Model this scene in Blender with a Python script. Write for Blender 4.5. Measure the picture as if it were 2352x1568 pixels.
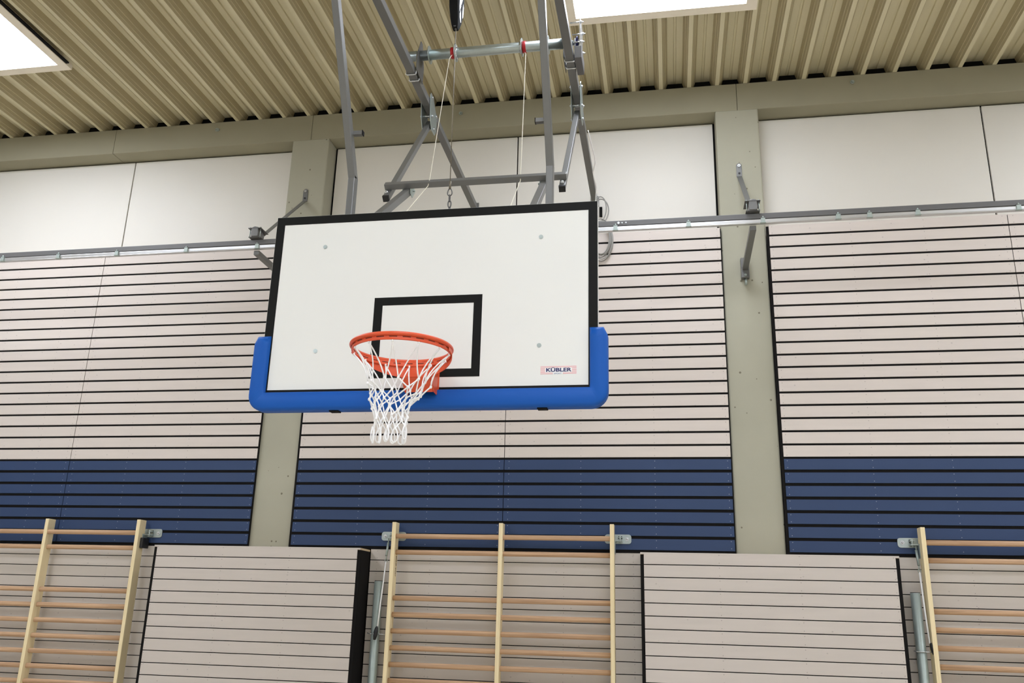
import bpy, bmesh, math, random
from mathutils import Vector, Matrix, Euler

for _o in list(bpy.data.objects):
    bpy.data.objects.remove(_o, do_unlink=True)
C = bpy.context.scene.collection
PI = math.pi
R = random.Random(7)

# ------------------------------------------------------------------ camera, world, exposure
cam_d = bpy.data.cameras.new('camera'); cam = bpy.data.objects.new('camera', cam_d); C.objects.link(cam)
cam.location = (1.2268, -4.1998, 1.8756)
cam.rotation_euler = Euler((1.868389, -0.025890, 0.172772), 'XYZ')
cam_d.sensor_width = 36.0; cam_d.sensor_fit = 'HORIZONTAL'
cam_d.lens = 2006.9 * 36.0 / 2352.0
cam_d.clip_start = 0.05; cam_d.clip_end = 100
bpy.context.scene.camera = cam
w = bpy.data.worlds.new('world'); bpy.context.scene.world = w; w.use_nodes = True
w.node_tree.nodes['Background'].inputs[0].default_value = (0.8, 0.86, 1.0, 1)
w.node_tree.nodes['Background'].inputs[1].default_value = 0.3
vs = bpy.context.scene.view_settings
vs.view_transform = 'Standard'; vs.look = 'None'; vs.exposure = 0.0; vs.gamma = 1.0; vs.use_curve_mapping = False
LIGHT = 15.0

# ------------------------------------------------------------------ materials
def srgb(r, g, b):
    f = lambda c: (c/255/12.92) if c/255 <= 0.04045 else ((c/255+0.055)/1.055)**2.4
    return (f(r), f(g), f(b), 1.0)

def new_mat(name):
    m = bpy.data.materials.new(name); m.use_nodes = True
    nt = m.node_tree; b = nt.nodes['Principled BSDF']
    return m, nt, b

def N(nt, t, **kw):
    n = nt.nodes.new(t)
    for k, v in kw.items():
        setattr(n, k, v)
    return n

def plain(name, col, rough=0.5, metal=0.0, var=0.06, scale=8.0, bump=0.0, bscale=60.0, spec=0.5, stretch=(1, 1, 1)):
    """colour with a soft noise variation and an optional fine bump"""
    m, nt, b = new_mat(name)
    tc = N(nt, 'ShaderNodeTexCoord'); mp = N(nt, 'ShaderNodeMapping'); mp.inputs['Scale'].default_value = stretch
    nt.links.new(tc.outputs['Object'], mp.inputs[0])
    no = N(nt, 'ShaderNodeTexNoise'); no.inputs['Scale'].default_value = scale; no.inputs['Detail'].default_value = 4
    nt.links.new(mp.outputs[0], no.inputs['Vector'])
    mx = N(nt, 'ShaderNodeMix', data_type='RGBA')
    a = tuple(max(0, c*(1-var)) for c in col[:3]) + (1,); d = tuple(min(1, c*(1+var)) for c in col[:3]) + (1,)
    mx.inputs[6].default_value = a; mx.inputs[7].default_value = d
    nt.links.new(no.outputs['Fac'], mx.inputs[0]); nt.links.new(mx.outputs[2], b.inputs['Base Color'])
    b.inputs['Roughness'].default_value = rough; b.inputs['Metallic'].default_value = metal
    b.inputs['Specular IOR Level'].default_value = spec
    if bump:
        n2 = N(nt, 'ShaderNodeTexNoise'); n2.inputs['Scale'].default_value = bscale; n2.inputs['Detail'].default_value = 3
        nt.links.new(tc.outputs['Object'], n2.inputs['Vector'])
        bp = N(nt, 'ShaderNodeBump'); bp.inputs['Strength'].default_value = bump; bp.inputs['Distance'].default_value = 0.002
        nt.links.new(n2.outputs['Fac'], bp.inputs['Height']); nt.links.new(bp.outputs[0], b.inputs['Normal'])
    return m

def board_mat(name, col, knot, rough, z0, pitch, bw, xs, dot, xper=0.62):
    """stained boards: faint lengthwise grain, grey knots, small screw heads two to a board in columns"""
    m, nt, b = new_mat(name)
    L = nt.links.new
    tc = N(nt, 'ShaderNodeTexCoord')
    mp = N(nt, 'ShaderNodeMapping'); mp.inputs['Scale'].default_value = (0.9, 1, 9.0)
    L(tc.outputs['Object'], mp.inputs[0])
    no = N(nt, 'ShaderNodeTexNoise'); no.inputs['Scale'].default_value = 2.5; no.inputs['Detail'].default_value = 5
    L(mp.outputs[0], no.inputs['Vector'])
    mx = N(nt, 'ShaderNodeMix', data_type='RGBA')
    mx.inputs[6].default_value = tuple(c*0.93 for c in col[:3])+(1,); mx.inputs[7].default_value = tuple(min(1, c*1.05) for c in col[:3])+(1,)
    L(no.outputs['Fac'], mx.inputs[0])
    # knots
    mk = N(nt, 'ShaderNodeMapping'); mk.inputs['Scale'].default_value = (1.9, 0.001, 2.4)
    L(tc.outputs['Object'], mk.inputs[0])
    vo = N(nt, 'ShaderNodeTexVoronoi'); vo.inputs['Scale'].default_value = 5.0
    L(mk.outputs[0], vo.inputs['Vector'])
    mr = N(nt, 'ShaderNodeMapRange'); mr.inputs[1].default_value = 0.02; mr.inputs[2].default_value = 0.085
    mr.inputs[3].default_value = 0.55; mr.inputs[4].default_value = 0.0
    L(vo.outputs['Distance'], mr.inputs[0])
    mx2 = N(nt, 'ShaderNodeMix', data_type='RGBA'); mx2.inputs[7].default_value = knot
    L(mr.outputs[0], mx2.inputs[0]); L(mx.outputs[2], mx2.inputs[6])
    # screw heads
    sp = N(nt, 'ShaderNodeSeparateXYZ'); L(tc.outputs['Object'], sp.inputs[0])
    def math_(op, a, bb=None, v=None, cc=None):
        n = N(nt, 'ShaderNodeMath', operation=op)
        if hasattr(a, 'links'): L(a, n.inputs[0])
        else: n.inputs[0].default_value = a
        if bb is not None:
            if hasattr(bb, 'links'): L(bb, n.inputs[1])
            else: n.inputs[1].default_value = bb
        if cc is not None: n.inputs[2].default_value = cc
        return n.outputs[0]
    # z: distance to the nearer of the two screw rows of the board
    zz = math_('SUBTRACT', sp.outputs[2], z0)              # z0 = top edge of a board
    zm = math_('FLOORED_MODULO', zz, pitch)                # 0..pitch, measured up from a top edge
    zc = math_('ABSOLUTE', math_('SUBTRACT', zm, pitch - bw/2))
    dz = math_('ABSOLUTE', math_('SUBTRACT', zc, bw*0.33))
    best = None
    for x0 in xs:
        dx = math_('ABSOLUTE', math_('SUBTRACT', sp.outputs[0], x0))
        best = dx if best is None else math_('MINIMUM', best, dx)
    d = math_('SQRT', math_('ADD', math_('MULTIPLY', dz, dz), math_('MULTIPLY', best, best)))
    s = math_('LESS_THAN', d, 0.0036)
    s = math_('MULTIPLY', s, 0.55)
    mx3 = N(nt, 'ShaderNodeMix', data_type='RGBA'); mx3.inputs[7].default_value = dot
    L(s, mx3.inputs[0]); L(mx2.outputs[2], mx3.inputs[6])
    L(mx3.outputs[2], b.inputs['Base Color'])
    b.inputs['Roughness'].default_value = rough
    return m

def concrete_mat(name, col):
    m, nt, b = new_mat(name); L = nt.links.new
    tc = N(nt, 'ShaderNodeTexCoord')
    no = N(nt, 'ShaderNodeTexNoise'); no.inputs['Scale'].default_value = 2.2; no.inputs['Detail'].default_value = 6
    L(tc.outputs['Object'], no.inputs['Vector'])
    mx = N(nt, 'ShaderNodeMix', data_type='RGBA')
    mx.inputs[6].default_value = tuple(c*0.9 for c in col[:3])+(1,); mx.inputs[7].default_value = tuple(min(1, c*1.1) for c in col[:3])+(1,)
    L(no.outputs['Fac'], mx.inputs[0])
    vo = N(nt, 'ShaderNodeTexVoronoi'); vo.inputs['Scale'].default_value = 21.0
    mf = N(nt, 'ShaderNodeMapping'); mf.inputs['Scale'].default_value = (1, 0.001, 1)
    L(tc.outputs['Object'], mf.inputs[0]); L(mf.outputs[0], vo.inputs['Vector'])
    # pit size differs from cell to cell: subtract a random per-cell amount
    sep = N(nt, 'ShaderNodeSeparateColor'); L(vo.outputs['Color'], sep.inputs[0])
    mm = N(nt, 'ShaderNodeMath', operation='MULTIPLY'); L(sep.outputs[0], mm.inputs[0]); L(sep.outputs[1], mm.inputs[1])
    m2 = N(nt, 'ShaderNodeMapRange'); m2.inputs[1].default_value = 0.38; m2.inputs[2].default_value = 1.0
    m2.inputs[3].default_value = 0.0; m2.inputs[4].default_value = 0.24
    L(mm.outputs[0], m2.inputs[0])
    lt = N(nt, 'ShaderNodeMath', operation='LESS_THAN'); L(vo.outputs['Distance'], lt.inputs[0]); L(m2.outputs[0], lt.inputs[1])
    ml = N(nt, 'ShaderNodeMath', operation='MULTIPLY'); L(lt.outputs[0], ml.inputs[0]); ml.inputs[1].default_value = 0.7
    mx2 = N(nt, 'ShaderNodeMix', data_type='RGBA'); mx2.inputs[7].default_value = srgb(85, 78, 62)
    L(ml.outputs[0], mx2.inputs[0]); L(mx.outputs[2], mx2.inputs[6]); L(mx2.outputs[2], b.inputs['Base Color'])
    b.inputs['Roughness'].default_value = 0.85; b.inputs['Specular IOR Level'].default_value = 0.2
    return m

def wood_mat(name, c1, c2, axis='X', rough=0.55):
    m, nt, b = new_mat(name); L = nt.links.new
    tc = N(nt, 'ShaderNodeTexCoord'); mp = N(nt, 'ShaderNodeMapping')
    mp.inputs['Scale'].default_value = (1.2, 60, 60) if axis == 'X' else (60, 60, 1.2)
    L(tc.outputs['Object'], mp.inputs[0])
    no = N(nt, 'ShaderNodeTexNoise'); no.inputs['Scale'].default_value = 1.6; no.inputs['Detail'].default_value = 5
    L(mp.outputs[0], no.inputs['Vector'])
    cr = N(nt, 'ShaderNodeValToRGB'); cr.color_ramp.elements[0].position = 0.32; cr.color_ramp.elements[1].position = 0.68
    cr.color_ramp.elements[0].color = c1; cr.color_ramp.elements[1].color = c2
    L(no.outputs['Fac'], cr.inputs[0]); L(cr.outputs[0], b.inputs['Base Color'])
    b.inputs['Roughness'].default_value = rough
    return m

M = {}
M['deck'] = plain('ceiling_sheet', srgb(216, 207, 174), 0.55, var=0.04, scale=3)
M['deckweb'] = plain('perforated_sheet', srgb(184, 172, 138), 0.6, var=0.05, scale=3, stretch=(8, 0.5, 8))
M['concrete'] = concrete_mat('painted_concrete', srgb(171, 168, 150))
M['beamc'] = plain('beam_concrete', srgb(158, 153, 132), 0.8, var=0.06, scale=2.5, bump=0.1, spec=0.2)
M['white_panel'] = plain('white_panel', srgb(227, 223, 214), 0.5, var=0.03, scale=1.5, spec=0.3)
M['black'] = plain('black_backing', srgb(20, 18, 17), 0.8, var=0.2, spec=0.15)
XS = [-5.9, -5.3, -4.7, -4.385, -4.3, -3.75, -3.15, -2.475, -2.02, -1.45, -0.83, -0.205, -0.12, 0.5, 1.12, 1.715, 2.19, 2.85, 3.45, 4.08, 4.165, 4.8, 5.4, 5.9]
M['grey_board'] = board_mat('grey_stained_boards', srgb(212, 201, 192), srgb(150, 142, 138), 0.6, 5.195, 0.1098, 0.092, XS, srgb(120, 110, 105))
M['blue_board'] = board_mat('blue_stained_boards', srgb(38, 60, 97), srgb(32, 50, 84), 0.6, 3.111, 0.1088, 0.085, XS, srgb(170, 175, 185))
XL = [-5.0, -4.4, -3.8, -3.24, -1.25, -0.78, -0.2, 0.36, 0.93, 2.95, 3.5, 4.1, 4.7]
M['low_board'] = board_mat('grey_stained_low_boards', srgb(200, 191, 181), srgb(140, 132, 126), 0.6, 2.342, 0.0935, 0.087, XL, srgb(115, 105, 98))
XD = [-3.16, -2.55, -1.94, -1.34, 1.02, 1.6, 2.2, 2.88]
M['door_board'] = board_mat('grey_stained_front_boards', srgb(200, 190, 181), srgb(145, 137, 131), 0.6, 2.335, 0.0965, 0.0895, XD, srgb(115, 105, 98))
M['ply'] = plain('plywood_edge', srgb(206, 184, 150), 0.6)
M['steel'] = plain('grey_painted_steel', srgb(114, 114, 112), 0.36, metal=0.25, var=0.04, scale=5)
M['darksteel'] = plain('dark_grey_steel', srgb(100, 99, 98), 0.45, metal=0.2, var=0.05)
M['galv'] = plain('galvanised_steel', srgb(176, 186, 184), 0.32, metal=0.75, var=0.10, scale=30)
M['galvlow'] = plain('galvanised_tube', srgb(165, 176, 170), 0.42, metal=0.4, var=0.12, scale=22)
M['zinc'] = plain('bright_zinc', srgb(205, 208, 210), 0.25, metal=0.85, var=0.05)
M['alu'] = plain('aluminium', srgb(205, 205, 205), 0.3, metal=0.7, var=0.03)
M['boardwhite'] = plain('backboard_white', srgb(230, 230, 225), 0.42, var=0.012, scale=2.0, spec=0.35)
M['linesblack'] = plain('backboard_black', srgb(18, 18, 16), 0.55, var=0.1, spec=0.15)
M['pad'] = plain('blue_foam_padding', srgb(8, 84, 172), 0.55, var=0.08, scale=2.5, bump=0.15, bscale=250, spec=0.3)
M['orange'] = plain('orange_paint', srgb(222, 84, 44), 0.35, var=0.05, scale=6)
M['slot'] = plain('dark_slot', srgb(70, 22, 10), 0.7)
M['cord'] = plain('white_cord', srgb(252, 252, 252), 0.7, var=0.05, scale=120, bump=0.3, bscale=500)
M['rope'] = plain('white_rope', srgb(232, 226, 206), 0.7, var=0.08, scale=150)
M['wire'] = plain('steel_wire', srgb(120, 112, 96), 0.4, metal=0.5, var=0.1, scale=150)
M['rubber'] = plain('black_rubber', srgb(22, 22, 24), 0.55, var=0.2)
M['blackplastic'] = plain('black_plastic', srgb(24, 24, 24), 0.75, var=0.1, spec=0.12)
M['upright'] = wood_mat('pine_upright', srgb(230, 210, 164), srgb(240, 222, 180), 'Z')
M['rung'] = wood_mat('beech_rung', srgb(168, 132, 100), srgb(202, 166, 130), 'X')
M['red'] = plain('red_tape', srgb(190, 28, 36), 0.45)
M['decal'] = plain('white_label', srgb(238, 238, 236), 0.4)
M['navy'] = plain('navy_ink', srgb(28, 28, 92), 0.5)
M['pink'] = plain('red_ink', srgb(224, 130, 135), 0.5)
M['grayink'] = plain('grey_ink', srgb(110, 120, 160), 0.5)
M['stamp'] = plain('brown_ink', srgb(70, 55, 50), 0.6)
M['pvc'] = plain('grey_cable', srgb(150, 148, 142), 0.45)
M['frame_cream'] = plain('cream_frame', srgb(250, 240, 222), 0.5)
M['floor'] = wood_mat('sports_floor', srgb(206, 197, 178), srgb(214, 205, 186), 'X', 0.45)
M['hallwall'] = plain('hall_wall', srgb(205, 202, 194), 0.7)
def emit(name, col, s):
    m, nt, b = new_mat(name)
    b.inputs['Base Color'].default_value = (0.8, 0.8, 0.8, 1); b.inputs['Emission Color'].default_value = col
    b.inputs['Emission Strength'].default_value = s
    return m
M['lightpanel'] = emit('light_diffuser', (0.915, 0.975, 1.10, 1), LIGHT)
M['lightpanel_soft'] = emit('light_diffuser_soft', (0.915, 0.975, 1.10, 1), LIGHT*0.8)

# ------------------------------------------------------------------ mesh helpers
class MB:
    def __init__(self): self.bm = bmesh.new()
    def box(self, x0, x1, y0, y1, z0, z1, mi=0):
        v = [self.bm.verts.new((x, y, z)) for z in (z0, z1) for y in (y0, y1) for x in (x0, x1)]
        for f in ((0, 2, 3, 1), (4, 5, 7, 6), (0, 1, 5, 4), (2, 6, 7, 3), (0, 4, 6, 2), (1, 3, 7, 5)):
            self.bm.faces.new([v[i] for i in f]).material_index = mi
        return self
    def beam(self, p0, p1, w, h, side=(1, 0, 0), mi=0):
        """box section from p0 to p1; w along side, h across"""
        p0, p1 = Vector(p0), Vector(p1); d = (p1-p0).normalized(); s = Vector(side)
        s = (s - d*s.dot(d)).normalized(); u = d.cross(s)
        v = []
        for p in (p0, p1):
            for a, b in ((-1, -1), (1, -1), (1, 1), (-1, 1)):
                v.append(self.bm.verts.new(p + s*a*w/2 + u*b*h/2))
        for f in ((0, 1, 2, 3), (7, 6, 5, 4), (0, 4, 5, 1), (1, 5, 6, 2), (2, 6, 7, 3), (3, 7, 4, 0)):
            self.bm.faces.new([v[i] for i in f]).material_index = mi
        return self
    def tube(self, pts, r, n=8, closed=False, mi=0, caps=True, rs=None, flat=None):
        pts = [Vector(p) for p in pts]; k = len(pts); rings = []
        prev = None
        for i, p in enumerate(pts):
            a = pts[(i-1) % k] if (closed or i > 0) else p
            b = pts[(i+1) % k] if (closed or i < k-1) else p
            d = (b-a).normalized()
            if prev is None:
                up = Vector((0, 0, 1)) if abs(d.z) < 0.9 else Vector((0, 1, 0))
                s = d.cross(up).normalized()
            else:
                s = (prev - d*prev.dot(d)).normalized()
            prev = s; u = s.cross(d)
            rr = rs[i] if rs else r
            rings.append([self.bm.verts.new(p + (s*math.cos(2*PI*j/n) + u*math.sin(2*PI*j/n)*(flat or 1))*rr) for j in range(n)])
        m = k if closed else k-1
        for i in range(m):
            A, B = rings[i], rings[(i+1) % k]
            for j in range(n):
                f = self.bm.faces.new((A[j], A[(j+1) % n], B[(j+1) % n], B[j])); f.smooth = True; f.material_index = mi
        if caps and not closed:
            for rg in (rings[0][::-1], rings[-1]):
                self.bm.faces.new(rg).material_index = mi
        return self
    def prism(self, pts2, a, b, axis='Y', mi=0):
        """polygon pts2 extruded from a to b along axis; pts2 in the two other axes, in order"""
        def P(u, v, t):
            return {'X': (t, u, v), 'Y': (u, t, v), 'Z': (u, v, t)}[axis]
        A = [self.bm.verts.new(P(u, v, a)) for u, v in pts2]; B = [self.bm.verts.new(P(u, v, b)) for u, v in pts2]
        n = len(pts2)
        self.bm.faces.new(A).material_index = mi; self.bm.faces.new(B[::-1]).material_index = mi
        for i in range(n):
            self.bm.faces.new((A[i], B[i], B[(i+1) % n], A[(i+1) % n])).material_index = mi
        return self
    def ball(self, c, r, n=8, mi=0, sz=1.0):
        rs = []; pts = []
        for i in range(n//2+1):
            t = PI*i/(n//2); pts.append((c[0], c[1], c[2]+r*sz*math.cos(t))); rs.append(max(1e-5, r*math.sin(t)))
        return self.tube(pts, r, n, rs=rs, mi=mi)
    def build(self, name, mats, parent=None, bevel=0.0, smooth=False):
        bmesh.ops.recalc_face_normals(self.bm, faces=self.bm.faces)
        me = bpy.data.meshes.new(name); self.bm.to_mesh(me); self.bm.free()
        for m in (mats if isinstance(mats, (list, tuple)) else [mats]): me.materials.append(m)
        o = bpy.data.objects.new(name, me); C.objects.link(o)
        if parent is not None:
            o.parent = parent
            o.matrix_parent_inverse = Matrix.Translation(parent_loc(parent)).inverted()
        if bevel:
            b = o.modifiers.new('bevel', 'BEVEL'); b.width = bevel; b.segments = 2; b.limit_method = 'ANGLE'; b.angle_limit = 0.6
        return o
def parent_loc(p):
    # parts of an Empty are built in world coordinates; a part mesh itself has an identity world matrix
    return Vector(p.location) if p.type == 'EMPTY' else Vector((0, 0, 0))
def thing(name, label, cat, loc=(0, 0, 0), group=None):
    o = bpy.data.objects.new(name, None); C.objects.link(o); o.location = loc; o.empty_display_size = 0.1
    return tag(o, label, cat, group)
def tag(o, label, cat, group=None, kind=None):
    if label: o['label'] = label
    if cat: o['category'] = cat
    if group: o['group'] = group
    if kind: o['kind'] = kind
    return o
def dup(root, label=None):
    r = root.copy(); C.objects.link(r)
    if label: r['label'] = label
    def rec(src, dst):
        for ch in [c for c in bpy.data.objects if c.parent == src]:
            k = ch.copy(); C.objects.link(k); k.parent = dst; rec(ch, k)
    rec(root, r)
    return r
def text(name, s, size, loc, mat, parent, sx=1.0, rot=(PI/2, 0, 0), bold=0.0, ext=0.0004):
    cu = bpy.data.curves.new(name, 'FONT'); cu.body = s; cu.size = size; cu.align_x = 'CENTER'; cu.align_y = 'CENTER'
    cu.offset = bold; cu.extrude = ext
    cu.materials.append(mat)
    t_ = bpy.data.objects.new(name+'_outline', cu); C.objects.link(t_)
    bpy.context.view_layer.update()
    me = bpy.data.meshes.new_from_object(t_.evaluated_get(bpy.context.evaluated_depsgraph_get()))
    me.name = name; bpy.data.objects.remove(t_, do_unlink=True); bpy.data.curves.remove(cu)
    o = bpy.data.objects.new(name, me); C.objects.link(o)
    o.location = Vector(loc); o.rotation_euler = rot; o.scale = (sx, 1, 1)
    o.parent = parent; o.matrix_parent_inverse = Matrix.Translation(parent_loc(parent)).inverted()
    return o
def circle(cx, cy, cz, r, n, a0=0, a1=2*PI, closed=True):
    k = n if closed else n+1
    return [(cx+r*math.cos(a0+(a1-a0)*i/n), cy+r*math.sin(a0+(a1-a0)*i/n), cz) for i in range(k)]

# ------------------------------------------------------------------ room shell
WX0, WX1, WY0 = -9.2, 9.0, -15.0
b = MB(); b.box(WX0, WX1, WY0, 3.7, -0.1, 0.0); o = b.build('floor', M['floor']); o['kind'] = 'structure'
b = MB(); b.box(WX0, WX1, 3.44, 3.6, 0, 7.2); o = b.build('wall_front', M['black']); o['kind'] = 'structure'
b = MB(); b.box(WX0-0.2, WX0, WY0, 3.6, 0, 7.2); o = b.build('wall_left', M['hallwall']); o['kind'] = 'structure'
b = MB(); b.box(WX1, WX1+0.2, WY0, 3.6, 0, 7.2); o = b.build('wall_right', M['hallwall']); o['kind'] = 'structure'
b = MB(); b.box(WX0, WX1, WY0-0.2, WY0, 0, 7.2); o = b.build('wall_back', M['hallwall']); o['kind'] = 'structure'

# ceiling: trapezoidal steel deck, ribs running toward the end wall
ribs = [-5.769, -5.494, -5.229, -4.960, -4.679, -4.419, -4.149, -3.885, -3.624, -3.375, -3.107, -2.851, -2.587, -2.319,
        -2.082, -1.808, -1.561, -1.307, -1.053, -0.792, -0.547, -0.294, -0.024, 0.228, 0.485, 0.738, 0.998, 1.256, 1.521,
        1.781, 2.041, 2.304, 2.57, 2.829, 3.092, 3.37, 3.652, 3.931, 4.22]
while ribs[0] > WX0+0.3: ribs.insert(0, ribs[0]-0.268)
while ribs[-1] < WX1-0.3: ribs.append(ribs[-1]+0.275)
prof = [(WX0, 6.79)]
for i, x in enumerate(ribs):
    h = [(-0.064, 0.11), (-0.048, 0.058), (-0.041, 0.055), (-0.033, 0.026), (-0.027, 0.023), (-0.0185, 0.0),
         (0.0185, 0.0), (0.027, 0.023), (0.033, 0.026), (0.041, 0.055), (0.048, 0.058), (0.064, 0.11)]
    prof += [(x+dx, 6.68+dz) for dx, dz in h]
    if i < len(ribs)-1:
        mx = (x+ribs[i+1])/2
        prof += [(mx-0.014, 6.79), (mx-0.008, 6.803), (mx+0.008, 6.803), (mx+0.014, 6.79)]
prof.append((WX1, 6.79))
b = MB()
A = [b.bm.verts.new((x, WY0, z)) for x, z in prof]; B_ = [b.bm.verts.new((x, 3.44, z)) for x, z in prof]
T1 = [b.bm.verts.new((WX1, y, 7.1)) for y in (WY0, 3.44)]; T0 = [b.bm.verts.new((WX0, y, 7.1)) for y in (WY0, 3.44)]
for i in range(len(prof)-1):
    f = b.bm.faces.new((A[i], A[i+1], B_[i+1], B_[i]))
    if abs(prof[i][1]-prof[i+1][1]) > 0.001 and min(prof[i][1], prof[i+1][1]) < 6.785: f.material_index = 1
b.bm.faces.new((T0[0], T1[0], T1[1], T0[1]))
b.bm.faces.new(A + [T1[0], T0[0]]); b.bm.faces.new(B_ + [T1[1], T0[1]])
b.bm.faces.new((A[0], B_[0], T0[1], T0[0])); b.bm.faces.new((A[-1], B_[-1], T1[1], T1[0]))
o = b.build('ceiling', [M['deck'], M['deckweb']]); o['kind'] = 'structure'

# added black blocks imitating the shade in the deck's pans above the beam
b = MB()
for i in range(len(ribs)-1):
    b.box(ribs[i]+0.045, ribs[i+1]-0.045, 3.315, 3.42, 6.681, 6.789)
o = b.build('pan_shade_blocks', M['black']); o['kind'] = 'structure'

# ceiling lights: bright rectangular roof lights framed into the deck
def ceiling_light(x0, x1, y0, y1, label, gap=False, mat='lightpanel'):
    t = thing('ceiling_light', label, 'ceiling light', ((x0+x1)/2, (y0+y1)/2, 6.66), 'framed light panels in the ceiling')
    f = 0.088; zb, zt = 6.655, 6.70
    b = MB()
    b.box(x0-f, x1+f, y1, y1+f, zb, zt); b.box(x0-f, x1+f, y0-f, y0, zb, zt)
    b.box(x0-f, x0, y0, y1, zb, zt); b.box(x1, x1+f, y0, y1, zb, zt)
    b.box(x0-f, x1+f, y0-f, y1+f, 6.701, 6.706)  # unseen lid added to keep the diffuser's light off the deck
    b.build('frame', M['frame_cream'], t)
    b = MB(); b.box(x0, x1, y0, y1, 6.672, 6.685); b.build('diffuser', M[mat], t)
    if gap:
        b = MB(); b.box(x1+f, x1+f+0.03, y0, y1+0.0, 6.662, 6.675); b.build('gap_strip', M['black'], t)
    return t
ceiling_light(-5.72, -4.325, 0.0, 2.03, 'bright ceiling light panel above the left wall bars, dark slit along its frame', True)
ceiling_light(0.562, 1.958, 0.65, 2.035, 'bright ceiling light panel above the backboard frame', mat='lightpanel_soft')
places = ['between the middle and right hall side', 'over the middle of the hall', 'over the rear of the hall', 'at the back wall']
k = 0
for j, (ya, yb) in enumerate([(0.0, 2.03), (-4.6, -2.57), (-9.2, -7.17), (-13.4, -11.4)]):
    for xa in (-5.72, 0.562, 5.7):  # rows out of view; right row set closer to brighten the right wall
        if j == 0 and xa < 5: continue
        side = {-5.72: 'left', 0.562: 'centre', 5.7: 'right'}[xa]
        ceiling_light(xa, xa+1.396, ya, yb, 'ceiling light panel, %s row, %s' % (side, ['first from the end wall', 'second from the end wall', 'third from the end wall', 'last before the back wall'][j]))

# ------------------------------------------------------------------ columns and beam
cols = [(-6.66, -6.27, 'concrete column beyond the left edge of the slatted bay'),
        (-2.462, -2.07, 'concrete column behind the basketball backboard'),
        (1.752, 2.140, 'concrete column right of the backboard, with the long rail bracket'),
        (5.95, 6.34, 'concrete column beyond the right slatted bay')]
for x0, x1, lab in cols:
    b = MB(); b.box(x0, x1, 3.22, 3.44, 0, 6.40)
    o = b.build('concrete_column', M['concrete'], bevel=0.012); tag(o, lab, 'column', 'painted concrete columns')
b = MB()
xs = [WX0, -4.497, -2.268, 1.955, WX1]
for i in range(4):
    b.box(xs[i]+0.0015, xs[i+1]-0.0015, 3.22, 3.44, 6.395, 6.68)
o = b.build('concrete_beam', M['beamc'], bevel=0.004)
tag(o, 'grey concrete beam running along the top of the wall under the ribbed ceiling', 'beam')
for i, (x, z, lab) in enumerate([(-3.315, 6.59, 'small metal anchor on the concrete beam, left of the hoop frame'),
                                 (-0.706, 6.575, 'small metal anchor on the beam behind the hoop frame cable'),
                                 (2.993, 6.605, 'small metal anchor on the beam at the right, past the second column')]):
    b = MB(); b.tube([(x, 3.22, z), (x, 3.212, z)], 0.018, 12); b.tube([(x, 3.213, z), (x, 3.195, z)], 0.008, 8)
    b.tube([(x+0.014*math.cos(a), 3.195, z-0.012+0.016*math.sin(a)) for a in [2*PI*q/12 for q in range(12)]], 0.004, 6, closed=True)
    o = b.build('beam_anchor', M['galv']); tag(o, lab, 'anchor', 'ring anchors on the concrete beam')

# ------------------------------------------------------------------ white upper panels
wp = [(-6.25, -4.346, 'white wall panel at the far left under the beam'),
      (-4.338, -2.30, 'white wall panel just left of the column behind the backboard'),
      (-2.05, -0.161, 'white wall panel behind the hoop frame, left of the joint'),
      (-0.153, 1.735, 'white wall panel between the hoop frame joint and the bracket column'),
      (2.10, 4.119, 'white wall panel right of the bracket column'),
      (4.129, 5.93, 'white wall panel at the far right under the beam')]
for x0, x1, lab in wp:
    b = MB(); b.box(x0+0.002, x1-0.002, 3.41, 3.436, 5.12, 6.378)
    o = b.build('white_wall_panel', M['white_panel'], bevel=0.003); tag(o, lab, 'wall panel', 'white upper wall panels')

# ------------------------------------------------------------------ slatted upper wall (grey boards above blue ones)
gaps = [5.097 - 0.10978*k for k in range(19)]            # grey gap centres, the last one is the grey/blue border
bgaps = [3.121 - 0.1088*k for k in range(1, 7)]
def slat_bay(x0, x1, joint, label, strip0, strip1):
    t = thing('slatted_wall_panel', label, 'wall cladding', ((x0+x1)/2, 3.2, 2.36), 'slatted panels above the wall bars')
    g = MB(); bl = MB()
    tops = [5.195] + [z-0.0088 for z in gaps[:-1]]; bots = [z+0.0088 for z in gaps]
    segs = [(x0, joint-0.0026), (joint+0.0026, x1)]
    for a, c in segs:
        for zt, zb in zip(tops, bots): g.box(a, c, 3.19, 3.196, zb, zt)
        bt = [3.111]+[z-0.012 for z in bgaps]; bb = [z+0.012 for z in bgaps]+[2.368]
        for zt, zb in zip(bt, bb): bl.box(a, c, 3.19, 3.196, zb, zt)
    g.build('grey_boards', M['grey_board'], t, bevel=0.0012)['label'] = 'grey stained boards with black gaps'
    bl.build('blue_boards', M['blue_board'], t, bevel=0.0012)['label'] = 'blue stained boards with black gaps'
    k = MB(); k.box(x0-strip0+0.001, x1+strip1-0.001, 3.2015, 3.2185, 2.345, 5.19)
    k.box(x0, x1, 3.1965, 3.2014, 2.345, 5.19)
    k.box(x0-strip0, x0-0.001, 3.195, 3.2014, 2.345, 5.165); k.box(x1+0.001, x1+strip1, 3.195, 3.2014, 2.345, 5.165)
    k.build('backing', M['black'], t)
    return t
slat_bay(-6.24, -2.455, -4.344, 'slatted wall panel left of the backboard, grey boards over blue ones', 0.02, 0.006)
slat_bay(-2.047, 1.742, -0.163, 'slatted wall panel between the two columns, grey boards over blue ones', 0.02, 0.009)
slat_bay(2.164, 5.92, 4.122, 'slatted wall panel right of the bracket column, grey boards over blue ones', 0.023, 0.02)
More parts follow.
